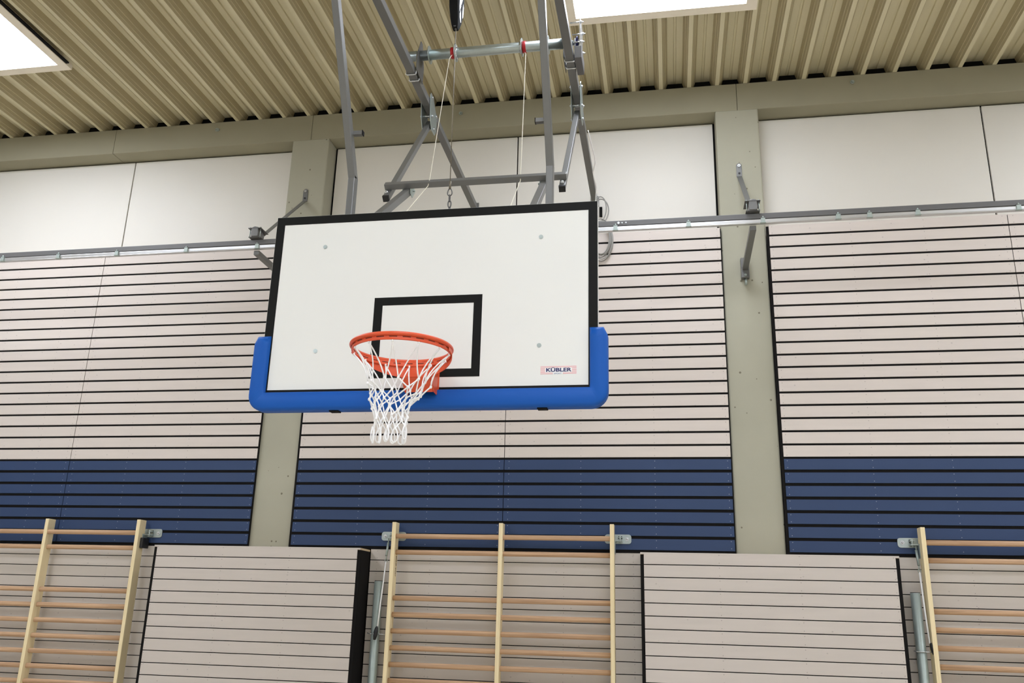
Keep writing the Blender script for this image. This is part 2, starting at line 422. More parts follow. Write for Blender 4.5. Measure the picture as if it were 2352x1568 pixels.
# filler behind the rail: pale ledge closing the top of the slatted bays
for x0, x1, lab in ((-6.24, -2.455, 'timber ledge on the top of the left slatted panel'), (-2.047, 1.742, 'timber ledge on the top of the middle slatted panel'), (2.164, 5.92, 'timber ledge on the top of the right slatted panel')):
    b = MB(); b.box(x0, x1, 3.226, 3.405, 5.165, 5.19)
    o = b.build('timber_ledge', M['ply']); tag(o, lab, 'ledge', 'ledges on the slatted panels')

# ------------------------------------------------------------------ low boards behind the wall bars
def low_boards(x0, x1, label):
    t = thing('low_slatted_panel', label, 'wall cladding', ((x0+x1)/2, 3.21, 0.0), 'close-boarded panels behind the wall bars')
    g = MB(); z = 2.342; n = 0
    while z > 0.12:
        zb = z-0.087
        g.box(x0, x1, 3.20, 3.206, zb, z); z -= 0.0935
    g.build('boards', M['low_board'], t, bevel=0.0012)
    k = MB(); k.box(x0, x1, 3.2065, 3.2195, 0.0, 2.336); k.build('backing', M['black'], t)
low_boards(-6.25, -3.19, 'close grey boarding behind the left wall bars')
low_boards(-1.31, 0.99, 'close grey boarding behind the middle wall bars')
low_boards(2.905, 5.93, 'close grey boarding behind the right wall bars')

def front_panel(x0, x1, label):
    """boarded box standing forward of the wall in front of a column"""
    t = thing('projecting_slatted_panel', label, 'wall cladding', ((x0+x1)/2, 3.07, 0.0), 'boarded boxes in front of the columns')
    g = MB(); z = 2.335
    e = 0.027
    g.box(x0-e, x1+e, 2.95, 2.956, z-0.014, z)
    g.box(x0, x1, 2.95, 2.956, z-0.0895, z-0.014); z -= 0.0965
    while z > 0.12:
        g.box(x0, x1, 2.95, 2.956, z-0.0895, z); z -= 0.0965
    g.build('boards', M['door_board'], t, bevel=0.0012)
    k = MB(); k.box(x0-e, x1+e, 2.9565, 3.198, 0.0, 2.318)
    k.build('box_body', M['black'], t)
    c = MB(); c.box(x0-e, x1+e, 2.9565, 3.198, 2.319, 2.335); c.build('top_cover', M['ply'], t, bevel=0.001)
front_panel(-3.170, -1.343, 'boarded grey box between the left and middle wall bars, black right side')
front_panel(1.022, 2.895, 'boarded grey box between the middle and right wall bars')

# ------------------------------------------------------------------ wall bars
RZ = [2.445, 2.314, 1.943, 1.812, 1.683, 1.552, 1.424, 1.300, 1.175, 1.05, 0.925, 0.80, 0.675, 0.55, 0.425, 0.30]
def wall_bars(xc, label):
    t = thing('wall_bars', label, 'wall bars', (xc, 3.1, 0), 'wooden gymnastics wall bars')
    for dx in (-0.92, 0, 0.917):
        b = MB(); x = xc+dx
        b.box(x-0.017, x+0.017, 3.05, 3.147, 0.0, 2.56); b.build('upright', M['upright'], t, bevel=0.003)
    for i, z in enumerate(RZ):
        y = 3.070 if i == 0 else 3.092
        b = MB(); pts = [(xc-0.92+0.0165+s*(0.917+0.92-0.033), y, z) for s in (0, .25, .5, .75, 1)]
        # oval rung, taller than thick
        n = 12; rings = []
        for p in pts:
            rings.append([b.bm.verts.new((p[0], p[1]+0.0145*math.cos(2*PI*j/n), p[2]+0.0205*math.sin(2*PI*j/n))) for j in range(n)])
        for A, B2 in zip(rings, rings[1:]):
            for j in range(n):
                f = b.bm.faces.new((A[j], A[(j+1) % n], B2[(j+1) % n], B2[j])); f.smooth = True
        b.bm.faces.new(rings[0]); b.bm.faces.new(rings[-1][::-1])
        b.build('rung', M['rung'], t)
    return t
wl = wall_bars(-4.365, 'wooden wall bars at the left, set before grey boarding')
wm = wall_bars(-0.150, 'wooden wall bars under the backboard, three uprights fully in view')
wr = wall_bars(4.055, 'wooden wall bars at the right edge, cut by the frame')
# inked stamp on the inner side of the left upright of the middle bars
st = text('stamp', 'KÜBLER SPORT', 0.026, (-1.0525, 3.112, 2.20), M['stamp'], wm, rot=(PI/2, PI/2, PI/2), sx=0.95, bold=0.0006)

def wall_plate(x0, x1, xh, side, label):
    """galvanised hinge plate screwed on the blue boards, its hinge arm reaching to the upright; side +1 when the upright is on the left"""
    t = thing('hinge_plate', label, 'hinge plate', ((x0+x1)/2, 3.186, 2.45), 'galvanised hinge plates holding the wall bars')
    r = 0.022; pts = []
    for cx, cz, a in ((x1-r, 2.489-r, 0), (x0+r, 2.489-r, PI/2), (x0+r, 2.414+r, PI), (x1-r, 2.414+r, 1.5*PI)):
        for q in range(5): pts.append((cx+r*math.cos(a+q*PI/8), cz+r*math.sin(a+q*PI/8)))
    b = MB(); b.prism(pts, 3.183, 3.1895, 'Y'); b.build('plate', M['galv'], t, bevel=0.001)
    xb = x1-0.035 if side > 0 else x0+0.035
    b = MB(); b.tube([(xb, 3.183, 2.452), (xb, 3.179, 2.452)], 0.016, 16); b.ball((xb, 3.178, 2.452), 0.008); b.build('bolt', M['zinc'], t)
    b = MB()
    hx = xh + side*0.06
    b.box(min(xh+side*0.018, hx+side*0.02), max(xh+side*0.018, hx+side*0.02), 3.125, 3.182, 2.43, 2.437)
    b.box(hx-0.02, hx+0.02, 3.14, 3.182, 2.46, 2.466)
    b.tube([(hx, 3.15, 2.42), (hx, 3.15, 2.475)], 0.008, 8)
    b.box(min(xh+side*0.0175, xh+side*0.022), max(xh+side*0.0175, xh+side*0.022), 3.11, 3.182, 2.33, 2.44)
    b.build('hinge_arm', M['galv'], t, bevel=0.001)
    k = MB()
    for dx in (-0.011, 0.011): k.box(hx+dx-0.0055, hx+dx+0.0055, 3.1815, 3.1829, 2.455, 2.475)
    k.build('slot', M['black'], t)
    if side > 0 and xh < 0:
        k = MB(); k.box(xh+0.0225, xh+0.05, 3.08, 3.18, 2.315, 2.405); k.build('rubber_stop', M['rubber'], t, bevel=0.004)['label'] = 'black rubber stop'
wall_plate(-3.47, -3.285, -3.448, 1, 'galvanised hinge plate with rubber stop on the right upright of the left wall bars')
wall_plate(-1.217, -1.0, -1.07, -1, 'galvanised hinge plate at the left upright of the middle wall bars')
wall_plate(0.70, 0.917, 0.767, 1, 'galvanised hinge plate at the right upright of the middle wall bars')
wall_plate(2.975, 3.18, 3.135, -1, 'galvanised hinge plate at the upright of the right wall bars')

def hold_rope(pts, hand, label):
    """turnbuckle, white rope and black handle hung from a hinge plate"""
    t = thing('holding_rope', label, 'rope', pts[0], 'ropes hanging beside the wall bars')
    x, y, z = pts[0]; x2, y2, z2 = pts[1]
    b = MB(); b.tube([(x, y, z), (x, y, z-0.045)], 0.005, 8); b.tube([(x, y, z-0.04), (x2, y2, z2+0.05)], 0.010, 8)
    b.tube([(x2, y2, z2+0.05), (x2, y2, z2+0.02)], 0.005, 8)
    b.tube([(x2+0.010*math.cos(a), y2, z2+0.008+0.014*math.sin(a)) for a in [2*PI*q/12 for q in range(12)]], 0.0032, 6, closed=True)
    b.build('turnbuckle', M['galvlow'], t)
    b = MB(); b.tube(pts[1:], 0.0062, 8); b.build('cord', M['cord'], t)
    b = MB(); p, q = Vector(hand[0]), Vector(hand[1])
    b.tube([p+(q-p)*s for s in (0, .12, .4, .7, 1)], 0.015, 10, rs=[0.006, 0.014, 0.019, 0.017, 0.010]); b.build('handle', M['rubber'], t)
hold_rope([(-1.143, 3.15, 2.435), (-1.143, 3.12, 2.235), (-1.146, 3.10, 2.10), (-1.156, 3.08, 1.88), (-1.163, 3.07, 1.715)],
          [(-1.166, 3.062, 1.715), (-1.180, 3.062, 1.61)], 'white rope with black handle beside the left upright of the middle wall bars')
hold_rope([(3.098, 3.15, 2.435), (3.098, 3.12, 2.228), (3.098, 3.10, 2.05), (3.102, 3.09, 1.86), (3.106, 3.08, 1.715)],
          [(3.112, 3.075, 1.72), (3.138, 3.068, 1.615)], 'white rope with black handle beside the upright of the right wall bars')

def stored_post(x, label, mat):
    t = thing('steel_post', label, 'post', (x, 3.12, 0), 'steel posts stored beside the wall bars')
    b = MB(); b.tube([(x, 3.12, 0.0), (x, 3.12, 2.075)], 0.036, 24)
    b.build('tube', mat, t)
    b = MB(); b.tube([(x, 3.12, 2.075), (x, 3.12, 2.079)], 0.0345, 24); b.build('end_cap', M['black'], t)
    b = MB()
    b.tube(circle(x, 3.12, 1.655, 0.040, 20), 0.004, 6, closed=True)
    b.tube([(x-0.06, 3.09, 1.66), (x-0.035, 3.083, 1.655), (x+0.05, 3.085, 1.655), (x+0.11, 3.09, 1.65)], 0.0035, 6)
    b.tube([(x, 3.156, 1.655), (x, 3.199, 1.655)], 0.006, 8)
    b.build('retaining_clip', M['zinc'], t)
stored_post(-1.195, 'grey steel post standing beside the left upright of the middle wall bars', M['galvlow'])
stored_post(3.05, 'dark steel post standing beside the upright of the right wall bars', M['galvlow'])

# ------------------------------------------------------------------ rail across the hall with brackets on the columns
rail = thing('net_rail', 'long grey steel rail with aluminium track crossing behind the backboard', 'rail', (0, 2.35, 4.85))
def zr(x): return 0.0 + (x+4.9)*0.0032
b = MB(); b.beam((-8.9, 2.35, 4.872+zr(-8.9)), (8.7, 2.35, 4.872+zr(8.7)), 0.046, 0.04, (0, 0, 1)); b.build('rail_tube', M['darksteel'], rail, bevel=0.003)
b = MB(); b.beam((-8.9, 2.345, 4.829+zr(-8.9)), (8.7, 2.345, 4.829+zr(8.7)), 0.026, 0.034, (0, 0, 1)); 
b.beam((-8.9, 2.345, 4.8125+zr(-8.9)), (8.7, 2.345, 4.8125+zr(8.7)), 0.006, 0.035, (0, 0, 1))
b.build('aluminium_track', M['alu'], rail, bevel=0.002)['label'] = 'shiny aluminium curtain track'
for x in (-4.83, -4.74, -4.17, -3.585, -2.91, -2.24, 0.86, 1.44, 2.015, 2.58, 2.81, 3.16, 3.87):
    b = MB(); z = 4.83+zr(x)
    b.box(x-0.016, x+0.016, 2.315, 2.345, z-0.02, z+0.017); b.box(x-0.022, x+0.022, 2.315, 2.34, z-0.023, z-0.019)
    b.tube([(x, 2.322, z+0.017), (x, 2.322, z+0.034)], 0.005, 8); b.tube([(x, 2.322, z+0.02), (x, 2.322, z+0.027)], 0.009, 6)
    b.build('clip', M['galvlow'], rail)
for x, rb in ((0.885, 0.011), (0.915, 0.006), (0.945, 0.006)):
    b = MB(); b.tube([(x, 2.332, 4.872+zr(x)), (x, 2.322, 4.872+zr(x))], rb, 10); b.build('splice_bolt', M['zinc'], rail)

def rail_bracket(x, label):
    t = thing('rail_bracket', label, 'bracket', (x, 3.2, 4.8), 'steel brackets carrying the rail on the columns')
    # upper wall lug and tie
    b = MB()
    r = 0.024
    pts = [(x+r*math.cos(a), 5.815+r*math.sin(a)) for a in [PI*q/8 for q in range(9)]] + [(x-r, 5.70), (x+r, 5.70)]
    b.prism(pts, 3.212, 3.2195, 'Y'); b.build('wall_lug', M['steel'], t, bevel=0.001)
    b = MB(); b.tube([(x, 3.212, 5.812), (x, 3.204, 5.812)], 0.014, 14); b.ball((x, 3.203, 5.812), 0.007); b.build('bolt', M['zinc'], t)
    b = MB(); b.tube([(x, 3.211, 5.735), (x, 3.207, 5.735)], 0.010, 10); b.build('hole_plug', M['rubber'], t)
    b = MB(); b.beam((x, 3.206, 5.70), (x+0.005, 2.40, 4.955), 0.042, 0.008, (1, 0, 0)); b.build('tie_bar', M['steel'], t, bevel=0.001)
    # lower box and arm
    b = MB(); b.box(x-0.035, x+0.035, 3.16, 3.2195, 4.70, 4.885); b.build('wall_box', M['steel'], t, bevel=0.003)
    b = MB(); b.tube([(x, 3.16, 4.722), (x, 3.154, 4.722)], 0.011, 10); b.build('bolt', M['galvlow'], t)
    b = MB(); b.tube([(x+0.003, 3.19, 4.70), (x+0.003, 3.19, 4.64)], 0.011, 8); b.build('threaded_rod', M['galvlow'], t)
    b = MB(); b.beam((x, 3.165, 4.787), (x, 2.365, 4.787+zr(x)), 0.05, 0.04, (1, 0, 0)); b.build('arm', M['steel'], t, bevel=0.003)
    # clamp over the rail
    z = 4.90+zr(x)
    b = MB(); b.box(x-0.054, x+0.054, 2.29, 2.42, z+0.002, z+0.007)
    b.build('clamp_plate', M['darksteel'], t, bevel=0.001)
    b = MB()
    b.box(x-0.060, x+0.060, 2.28, 2.43, z+0.082, z+0.087); b.build('clamp_plate', M['darksteel'], t, bevel=0.001)
    for dx in (-0.046, 0.048):
        b = MB(); b.tube([(x+dx, 2.30, z-0.0), (x+dx, 2.30, z+0.10)], 0.0045, 8); b.tube([(x+dx, 2.30, z+0.087), (x+dx, 2.30, z+0.094)], 0.009, 6)
        b.build('clamp_bolt', M['galv'], t)
    b = MB(); b.prism([(x-0.028, z+0.008), (x+0.032, z+0.008), (x+0.038, z+0.04), (x+0.030, z+0.095), (x+0.0, z+0.102), (x-0.026, z+0.092), (x-0.034, z+0.04)], 2.283, 2.40, 'Y')
    b.build('clamp_block', M['steel'], t, bevel=0.004)
rail_bracket(-2.262, 'rail bracket on the column behind the backboard')
rail_bracket(1.940, 'rail bracket on the column right of the backboard, fully in view')

# ------------------------------------------------------------------ backboard
bb = thing('basketball_backboard', 'white rectangular backboard with black border and blue bottom padding', 'backboard', (0, 0, 2.84))
b = MB(); b.box(-0.9, 0.9, 0.0, 0.03, 2.90, 3.95); b.build('board_panel', M['boardwhite'], bb, bevel=0.002)
b = MB(); e = 0.0012
b.box(-0.898, 0.898, -e, 0.0, 3.90, 3.948); b.box(-0.898, 0.898, -e, 0.0, 2.902, 2.95)
b.box(-0.898, -0.85, -e, 0.0, 2.95, 3.90); b.box(0.85, 0.898, -e, 0.0, 2.95, 3.90)
b.build('black_border', M['linesblack'], bb)
b = MB()
b.box(-0.292, 0.296, -e, 0.0, 3.403, 3.448); b.box(-0.292, 0.296, -e, 0.0, 3.004, 3.047)
b.box(-0.292, -0.245, -e, 0.0, 3.047, 3.403); b.box(0.251, 0.296, -e, 0.0, 3.047, 3.403)
b.build('target_square', M['linesblack'], bb)
for x in (-0.6, 0.6):
    for z in (3.758, 3.16):
        b = MB(); b.tube([(x, 0, z), (x, -0.003, z)], 0.0115, 20); b.tube([(x, -0.003, z), (x, -0.0045, z)], 0.007, 16)
        b.build('bolt', M['galv'], bb)
# sticker
b = MB(); b.box(0.608, 0.792, -0.0006, 0.0, 3.007, 3.050); s = b.build('sticker', M['decal'], bb)
b = MB()
for i in range(9):
    z = 3.0085+i*0.0048
    if i in (2, 3, 4, 5, 6):
        b.box(0.609, 0.632, -0.0010, -0.0006, z, z+0.0019); b.box(0.768, 0.791, -0.0010, -0.0006, z, z+0.0019)
    elif i < 2:
        b.box(0.609, 0.672, -0.0010, -0.0006, z, z+0.0019); b.box(0.722, 0.791, -0.0010, -0.0006, z, z+0.0019)
    else:
        b.box(0.609, 0.791, -0.0010, -0.0006, z, z+0.0019)
b.build('stripes', M['pink'], s)
text('lettering', 'KÜBLER', 0.0255, (0.700, -0.0011, 3.0285), M['navy'], s, sx=1.42, bold=0.0008)
text('lettering', 'SPORT', 0.0085, (0.697, -0.0011, 3.0105), M['grayink'], s, sx=1.5)

# padding: U-shaped foam with rounded section, follows the board's lower edge
def pad_outline(off):
    """outer outline offset inward by off (metres)"""
    o_ = off
    pts = [(-0.868, 3.247-o_), (-0.927+o_*0.4, 3.247-o_), (-0.9475+o_, 3.205-o_*0.4)]
    cx, cz, r = -0.9475+0.085, 2.838+0.085, 0.085-o_
    pts += [(cx+r*math.cos(a), cz+r*math.sin(a)) for a in [PI+PI/2*q/8 for q in range(9)]]
    pts += [(-x, z) for x, z in reversed(pts)]
    return pts
inn = 0.008
inner = [(-0.858, None), (-0.858, 2.936), (0.858, 2.936), (0.858, None)]
def pad_ring(off, ins, y):
    """closed loop at depth y: outer outline shrunk by off, inner edge grown by ins"""
    P = pad_outline(off)
    n = len(P)
    xi = 0.857 + ins; zi = 2.937 - ins
    left = [(-xi, 3.247-off)] + [(-xi, 3.205)] + [(-xi, 3.12)] + [(-xi, zi)]*0
    # inner partner for every outer vertex
    part = []
    for i, (x, z) in enumerate(P):
        if i < 3 or i >= n-3:
            s = -1 if i < 3 else 1
            part.append((s*xi, z if i not in (2, n-3) else 3.19))
        else:
            s = -1 if i < n/2 else 1
            j = (i-3) if i < n/2 else (n-4-i)
            # corner: spread along the inner corner
            part.append((s*xi, zi + (8-j)/8*0.06*(1 if j < 4 else 0)) if j < 4 else (s*(xi-(j-4)/4*0.06), zi))
    return [(x, y, z) for x, z in P], [(x, y, z) for x, z in part]
levels = [(0.0, 0.0, 0.052), (0.0, 0.0, -0.006), (0.006, 0.004, -0.018), (0.018, 0.010, -0.025)]
b = MB(); bm = b.bm; rings = []
for off, ins, y in levels:
    o1, i1 = pad_ring(off, ins, y)
    rings.append(([bm.verts.new(p) for p in o1], [bm.verts.new(p) for p in i1]))
n = len(rings[0][0])
for (oa, ia), (ob, ib) in zip(rings, rings[1:]):
    for i in range(n-1):
        for q in ((oa[i], ob[i], ob[i+1], oa[i+1]), (ia[i], ia[i+1], ib[i+1], ib[i])):
            f = bm.faces.new(q); f.smooth = True
    bm.faces.new((oa[0], ia[0], ib[0], ob[0])); bm.faces.new((oa[-1], ob[-1], ib[-1], ia[-1]))
of, if_ = rings[-1]
for i in range(n-1):
    f = bm.faces.new((of[i], of[i+1], if_[i+1], if_[i])); f.smooth = True
ob_, ib_ = rings[0]
for i in range(n-1): bm.faces.new((ob_[i], ib_[i], ib_[i+1], ob_[i+1]))
b.build('padding', M['pad'], bb)['label'] = 'blue foam edge padding'
b = MB()
for x in (-0.47, 0.62): b.box(x-0.025, x+0.025, 0.0, 0.045, 2.832, 2.839)
b.build('pad_fixing', M['black'], bb)

# ------------------------------------------------------------------ rim
rim = thing('basketball_hoop', 'orange steel basketball ring with bracket fixed to the backboard', 'basketball ring', (0, -0.385, 3.05))
cx, cy = 0.0, -0.385
b = MB(); b.tube(circle(cx, cy, 3.046, 0.2365, 96), 0.0095, 12, closed=True); b.build('ring', M['orange'], rim)
# lower net band: flat strip with dark slots
b = MB(); bm = b.bm; n = 120; prof = [(0.2335, 3.040), (0.2335, 3.023), (0.2265, 3.023), (0.2265, 3.040)]
rr = [[bm.verts.new((cx+r*math.cos(2*PI*i/n), cy+r*math.sin(2*PI*i/n), z)) for r, z in prof] for i in range(n)]
for i in range(n):
    A, B2 = rr[i], rr[(i+1) % n]
    for j in range(4):
        bm.faces.new((A[j], A[(j+1) % 4], B2[(j+1) % 4], B2[j]))
b.tube(circle(cx, cy, 3.0215, 0.2305, 96), 0.0045, 8, closed=True)
band = b.build('net_band', M['orange'], rim)
for k in range(24):
    a0 = 2*PI*(k+0.20)/24; a1 = 2*PI*(k+0.80)/24
    b = MB()
    for r in (0.2262, 0.2338):
        pts = [(cx+r*math.cos(a0+(a1-a0)*i/8), cy+r*math.sin(a0+(a1-a0)*i/8), 3.0325) for i in range(9)]
        b.tube(pts, 0.0017, 6)
    b.build('slot', M['slot'], band)
# gusset skirt below the rear half of the ring, deepest at the board
b = MB(); bm = b.bm; n = 48; top = []; bot = []; top2 = []; bot2 = []
for i in range(n+1):
    a = -0.12 + (PI+0.24)*i/n
    s = max(0.0, math.sin(a)); dep = 0.022 + 0.058*s**1.3
    for L_, r, z in ((top, 0.240, 3.042), (bot, 0.240-0.0*s, 3.042-dep), (top2, 0.2365, 3.042), (bot2, 0.2365, 3.042-dep)):
        L_.append(bm.verts.new((cx+r*math.cos(a), cy+r*math.sin(a), z)))
for i in range(n):
    for A, B2 in ((top, bot), (bot, bot2), (bot2, top2), (top2, top)):
        f = bm.faces.new((A[i], A[i+1], B2[i+1], B2[i]))
bm.faces.new((top[0], bot[0], bot2[0], top2[0])); bm.faces.new((top[-1], bot[-1], bot2[-1], top2[-1]))
b.build('gusset', M['orange'], rim)
# mounting bracket
b = MB()
b.box(-0.072, 0.088, -0.012, -0.0015, 2.910, 3.046)                      # back plate
b.prism([(-0.150, 3.046), (-0.150, 2.965), (-0.075, 2.908), (-0.012, 2.905), (-0.012, 3.046)], -0.070, -0.064, 'X')
b.prism([(-0.150, 3.046), (-0.150, 2.965), (-0.075, 2.908), (-0.012, 2.905), (-0.012, 3.046)], 0.079, 0.085, 'X')
b.box(-0.085, 0.085, -0.16, -0.012, 3.040, 3.046)
b.beam((0.007, -0.150, 2.966), (0.007, -0.074, 2.909), 0.142, 0.005, (1, 0, 0))
b.box(-0.066, 0.078, -0.154, -0.149, 2.966, 3.042)
b.build('bracket', M['orange'], rim, bevel=0.0012)

# ------------------------------------------------------------------ net
net_b = MB()
rows = [(3.014, 0.2275), (2.866, 0.143), (2.824, 0.116), (2.784, 0.098), (2.742, 0.085), (2.698, 0.079), (2.655, 0.077)]
nodes = []
for k, (z, r) in enumerate(rows):
    row = []
    for i in range(12):
        a = 2*PI*(i + (0.5 if k % 2 else 0.0))/12 + 0.12
        j = 0 if k == 0 else 1
        cxk = -0.005*min(k, 4) - 0.012*(k > 2)
        row.append(Vector((cx+cxk+(r+j*R.uniform(-.012, .010))*math.cos(a+j*R.uniform(-.09, .09)), cy+(r+j*R.uniform(-.012, .010))*math.sin(a+j*R.uniform(-.09, .09)), z+j*R.uniform(-.012, .012))))
    nodes.append(row)
CR = 0.0034
def strand(p, q, sag=0.0):
    m_ = (p+q)/2; d = Vector((cx, cy, m_.z)) - m_; d.z = 0
    ctrl = m_ + (d.normalized()*sag if d.length > 1e-6 else Vector())
    pts = []
    for i in range(7):
        t_ = i/6; pts.append(p*(1-t_)**2 + ctrl*2*t_*(1-t_) + q*t_**2)
    net_b.tube(pts, CR, 6)
for k in range(len(rows)-1):
    for i in range(12):
        p = nodes[k][i]
        if k % 2 == 0: nb = (nodes[k+1][i], nodes[k+1][(i-1) % 12])
        else: nb = (nodes[k+1][i], nodes[k+1][(i+1) % 12])
        for q in nb: strand(p, q, 0.035 if k == 0 else 0.004)
for k in range(1, len(rows)):
    for p in nodes[k]: net_b.ball((p.x, p.y, p.z), 0.0068, 8, sz=1.25)
for p in nodes[0]:
    net_b.tube([(p.x, p.y, p.z-0.004), (p.x*1.0, p.y, p.z+0.008)], 0.005, 6)
# loops at the bottom
for i in range(12):
    p = nodes[-1][i]; a = math.atan2(p.y-cy, p.x-cx)
    tang = Vector((-math.sin(a), math.cos(a), 0)); L_ = R.uniform(0.050, 0.066); wd = R.uniform(0.010, 0.017); ph = R.uniform(-.5, .5)
    rad = Vector((math.cos(a), math.sin(a), 0)); tt = (tang + rad*ph).normalized()
    pts = [p + tt*wd*math.sin(t_)*(1.0-0.25*math.cos(t_)) + Vector((0, 0, -L_/2*(1-math.cos(t_)))) for t_ in [2*PI*q/16 for q in range(16)]]
    net_b.tube(pts, CR, 6, closed=True)
o = net_b.build('basketball_net', M['cord']); tag(o, 'white knotted cord net hanging from the orange ring', 'net')

# ------------------------------------------------------------------ folding steel frame carrying the board
fr = thing('hoop_frame', 'grey steel tube frame holding the backboard out from the wall', 'frame', (0, 3.4, 5.65))
XT = 0.600
for s in (-1, 1):
    b = MB(); x = s*XT
    top = (x, -0.46, 5.735); bend = (x, 0.312, 4.352); low = (x, 0.312, 2.93)
    b.beam(top, (x, 0.312, 4.336), 0.042, 0.058, (1, 0, 0)); b.beam((x, 0.312, 4.348), low, 0.042, 0.058, (1, 0, 0))
    tb = b.build('hanger_tube', M['steel'], fr, bevel=0.004)
    k = MB(); k.beam((x-s*0.02, 0.215, 4.585), (x-s*0.075, 0.215, 4.585), 0.026, 0.03, (0, 0, 1)); k.build('stub', M['steel'], tb, bevel=0.001)
    k = MB(); k.beam((x-s*0.075, 0.215, 4.585), (x-s*0.079, 0.215, 4.585), 0.028, 0.032, (0, 0, 1)); k.build('stub_cap', M['black'], tb)
    # upper beam from the hanger hinge to the knee, then on to the wall
    xw = -0.568 if s < 0 else 0.606
    b = MB(); b.beam((x, -0.53, 5.765), (x, 1.83, 5.735), 0.060, 0.060, (1, 0, 0))
    b.build('upper_beam', M['steel'], fr, bevel=0.004)
    b = MB(); b.beam((x, 1.70, 5.735), (xw, 3.40, 5.625), 0.056, 0.056, (1, 0, 0)); b.build('wall_beam', M['steel'], fr, bevel=0.004)
    b = MB(); b.box(xw-0.04, xw+0.04, 3.395, 3.409, 5.57, 5.675); b.build('wall_plate', M['steel'], fr, bevel=0.002)
    # knee plates
    kn = MB()
    for q in (-1, 1):
        xx = x+q*0.037
        kn.prism([(1.675, 5.79), (1.70, 5.60), (1.755, 5.52), (1.85, 5.52), (1.885, 5.57), (1.89, 5.68), (1.76, 5.815), (1.69, 5.815)], xx-0.003, xx+0.003, 'X')
    kp = kn.build('knee_plates', M['galv'], fr, bevel=0.001)
    for yy, zz in ((1.715, 5.785), (1.845, 5.69), (1.735, 5.63), (1.80, 5.55)):
        kn = MB()
        kn.tube([(x-0.052, yy, zz), (x+0.052, yy, zz)], 0.006, 8)
        for q in (-1, 1): kn.tube([(x+q*0.040, yy, zz), (x+q*0.049, yy, zz)], 0.011, 6)
        kn.build('knee_bolt', M['zinc'], kp)
    # strut down to the cross bar
    b = MB(); b.beam((s*0.598, 1.815, 5.615), (s*0.597, 0.912, 4.50), 0.040, 0.040, (1, 0, 0)); sb = b.build('strut', M['steel'], fr, bevel=0.003)
    d = Vector((0, -0.903, -1.115)).normalized(); p = Vector((s*0.597, 0.912, 4.50))
    b = MB(); b.beam(p-d*0.012, p+d*0.006, 0.043, 0.043, (1, 0, 0)); b.build('strut_cap', M['rubber'], sb)
    b = MB(); b.ball((s*0.597, 0.915, 4.548), 0.013, 8); b.tube([(s*0.597, 0.93, 4.55), (s*0.597, 0.90, 4.55)], 0.006, 8); b.build('bolt', M['zinc'], sb)
    # lower strut from the cross bar to the board frame
    b = MB(); b.beam((s*0.468, 1.03, 4.618), (s*0.488, 0.30, 4.015), 0.046, 0.046, (1, 0, 0)); ls = b.build('lower_strut', M['steel'], fr, bevel=0.003)
    b = MB()
    for q in (-1, 1): b.prism([(0.95, 4.55), (0.95, 4.62), (1.02, 4.64), (1.05, 4.60), (1.0, 4.54)], s*0.47+q*0.028-0.002, s*0.47+q*0.028+0.002, 'X')
    b.tube([(s*0.47-0.045, 1.0, 4.59), (s*0.47+0.045, 1.0, 4.59)], 0.007, 8)
    b.build('pivot', M['galvlow'], ls)
dv = Vector((0, -0.903, -1.115)).normalized()
b = MB(); b.beam((-0.622, 0.948, 4.612), (0.622, 0.948, 4.612), 0.042, 0.042, tuple(dv)); b.build('cross_bar', M['steel'], fr, bevel=0.003)
b = MB()
for s in (-1, 1): b.beam((s*0.60, 0.312, 5.76), (s*0.60, 0.32, 5.755), 0.05, 0.05, (1, 0, 0))
b.beam((-0.60, 0.30, 5.80), (0.60, 0.30, 5.80), 0.05, 0.05, (0, 0, 1)); b.build('hoist_bar', M['steel'], fr, bevel=0.003)
b = MB(); b.beam((-0.60, -0.47, 5.76), (0.60, -0.47, 5.76), 0.05, 0.05, (0, 0, 1)); b.build('front_bar', M['steel'], fr, bevel=0.003)
b = MB()
for z in (4.015, 3.758, 3.16):
    b.beam((-0.62, 0.285 if z < 4 else 0.305, z), (0.62, 0.285 if z < 4 else 0.305, z), 0.04, 0.04, (0, 0, 1))
for x in (-0.6, 0.6):
    for z in (3.758, 3.16): b.tube([(x, 0.031, z), (x, 0.27, z)], 0.012, 8)
for x in (-0.25, 0.25): b.beam((x, 0.05, 2.95), (x, 0.05, 3.90), 0.04, 0.036, (1, 0, 0))
for z in (3.758, 3.16): b.beam((-0.66, 0.075, z), (0.66, 0.075, z), 0.04, 0.03, (0, 0, 1))
b.build('board_carrier', M['steel'], fr, bevel=0.002)
for s in (-1, 1):
    b = MB(); b.beam((s*0.60, -0.45, 5.79), (s*0.60, -0.45, 6.70), 0.05, 0.05, (1, 0, 0)); b.box(s*0.6-0.14, s*0.6+0.14, -0.55, -0.35, 6.668, 6.678)
    b.build('ceiling_hanger', M['steel'], fr, bevel=0.002)

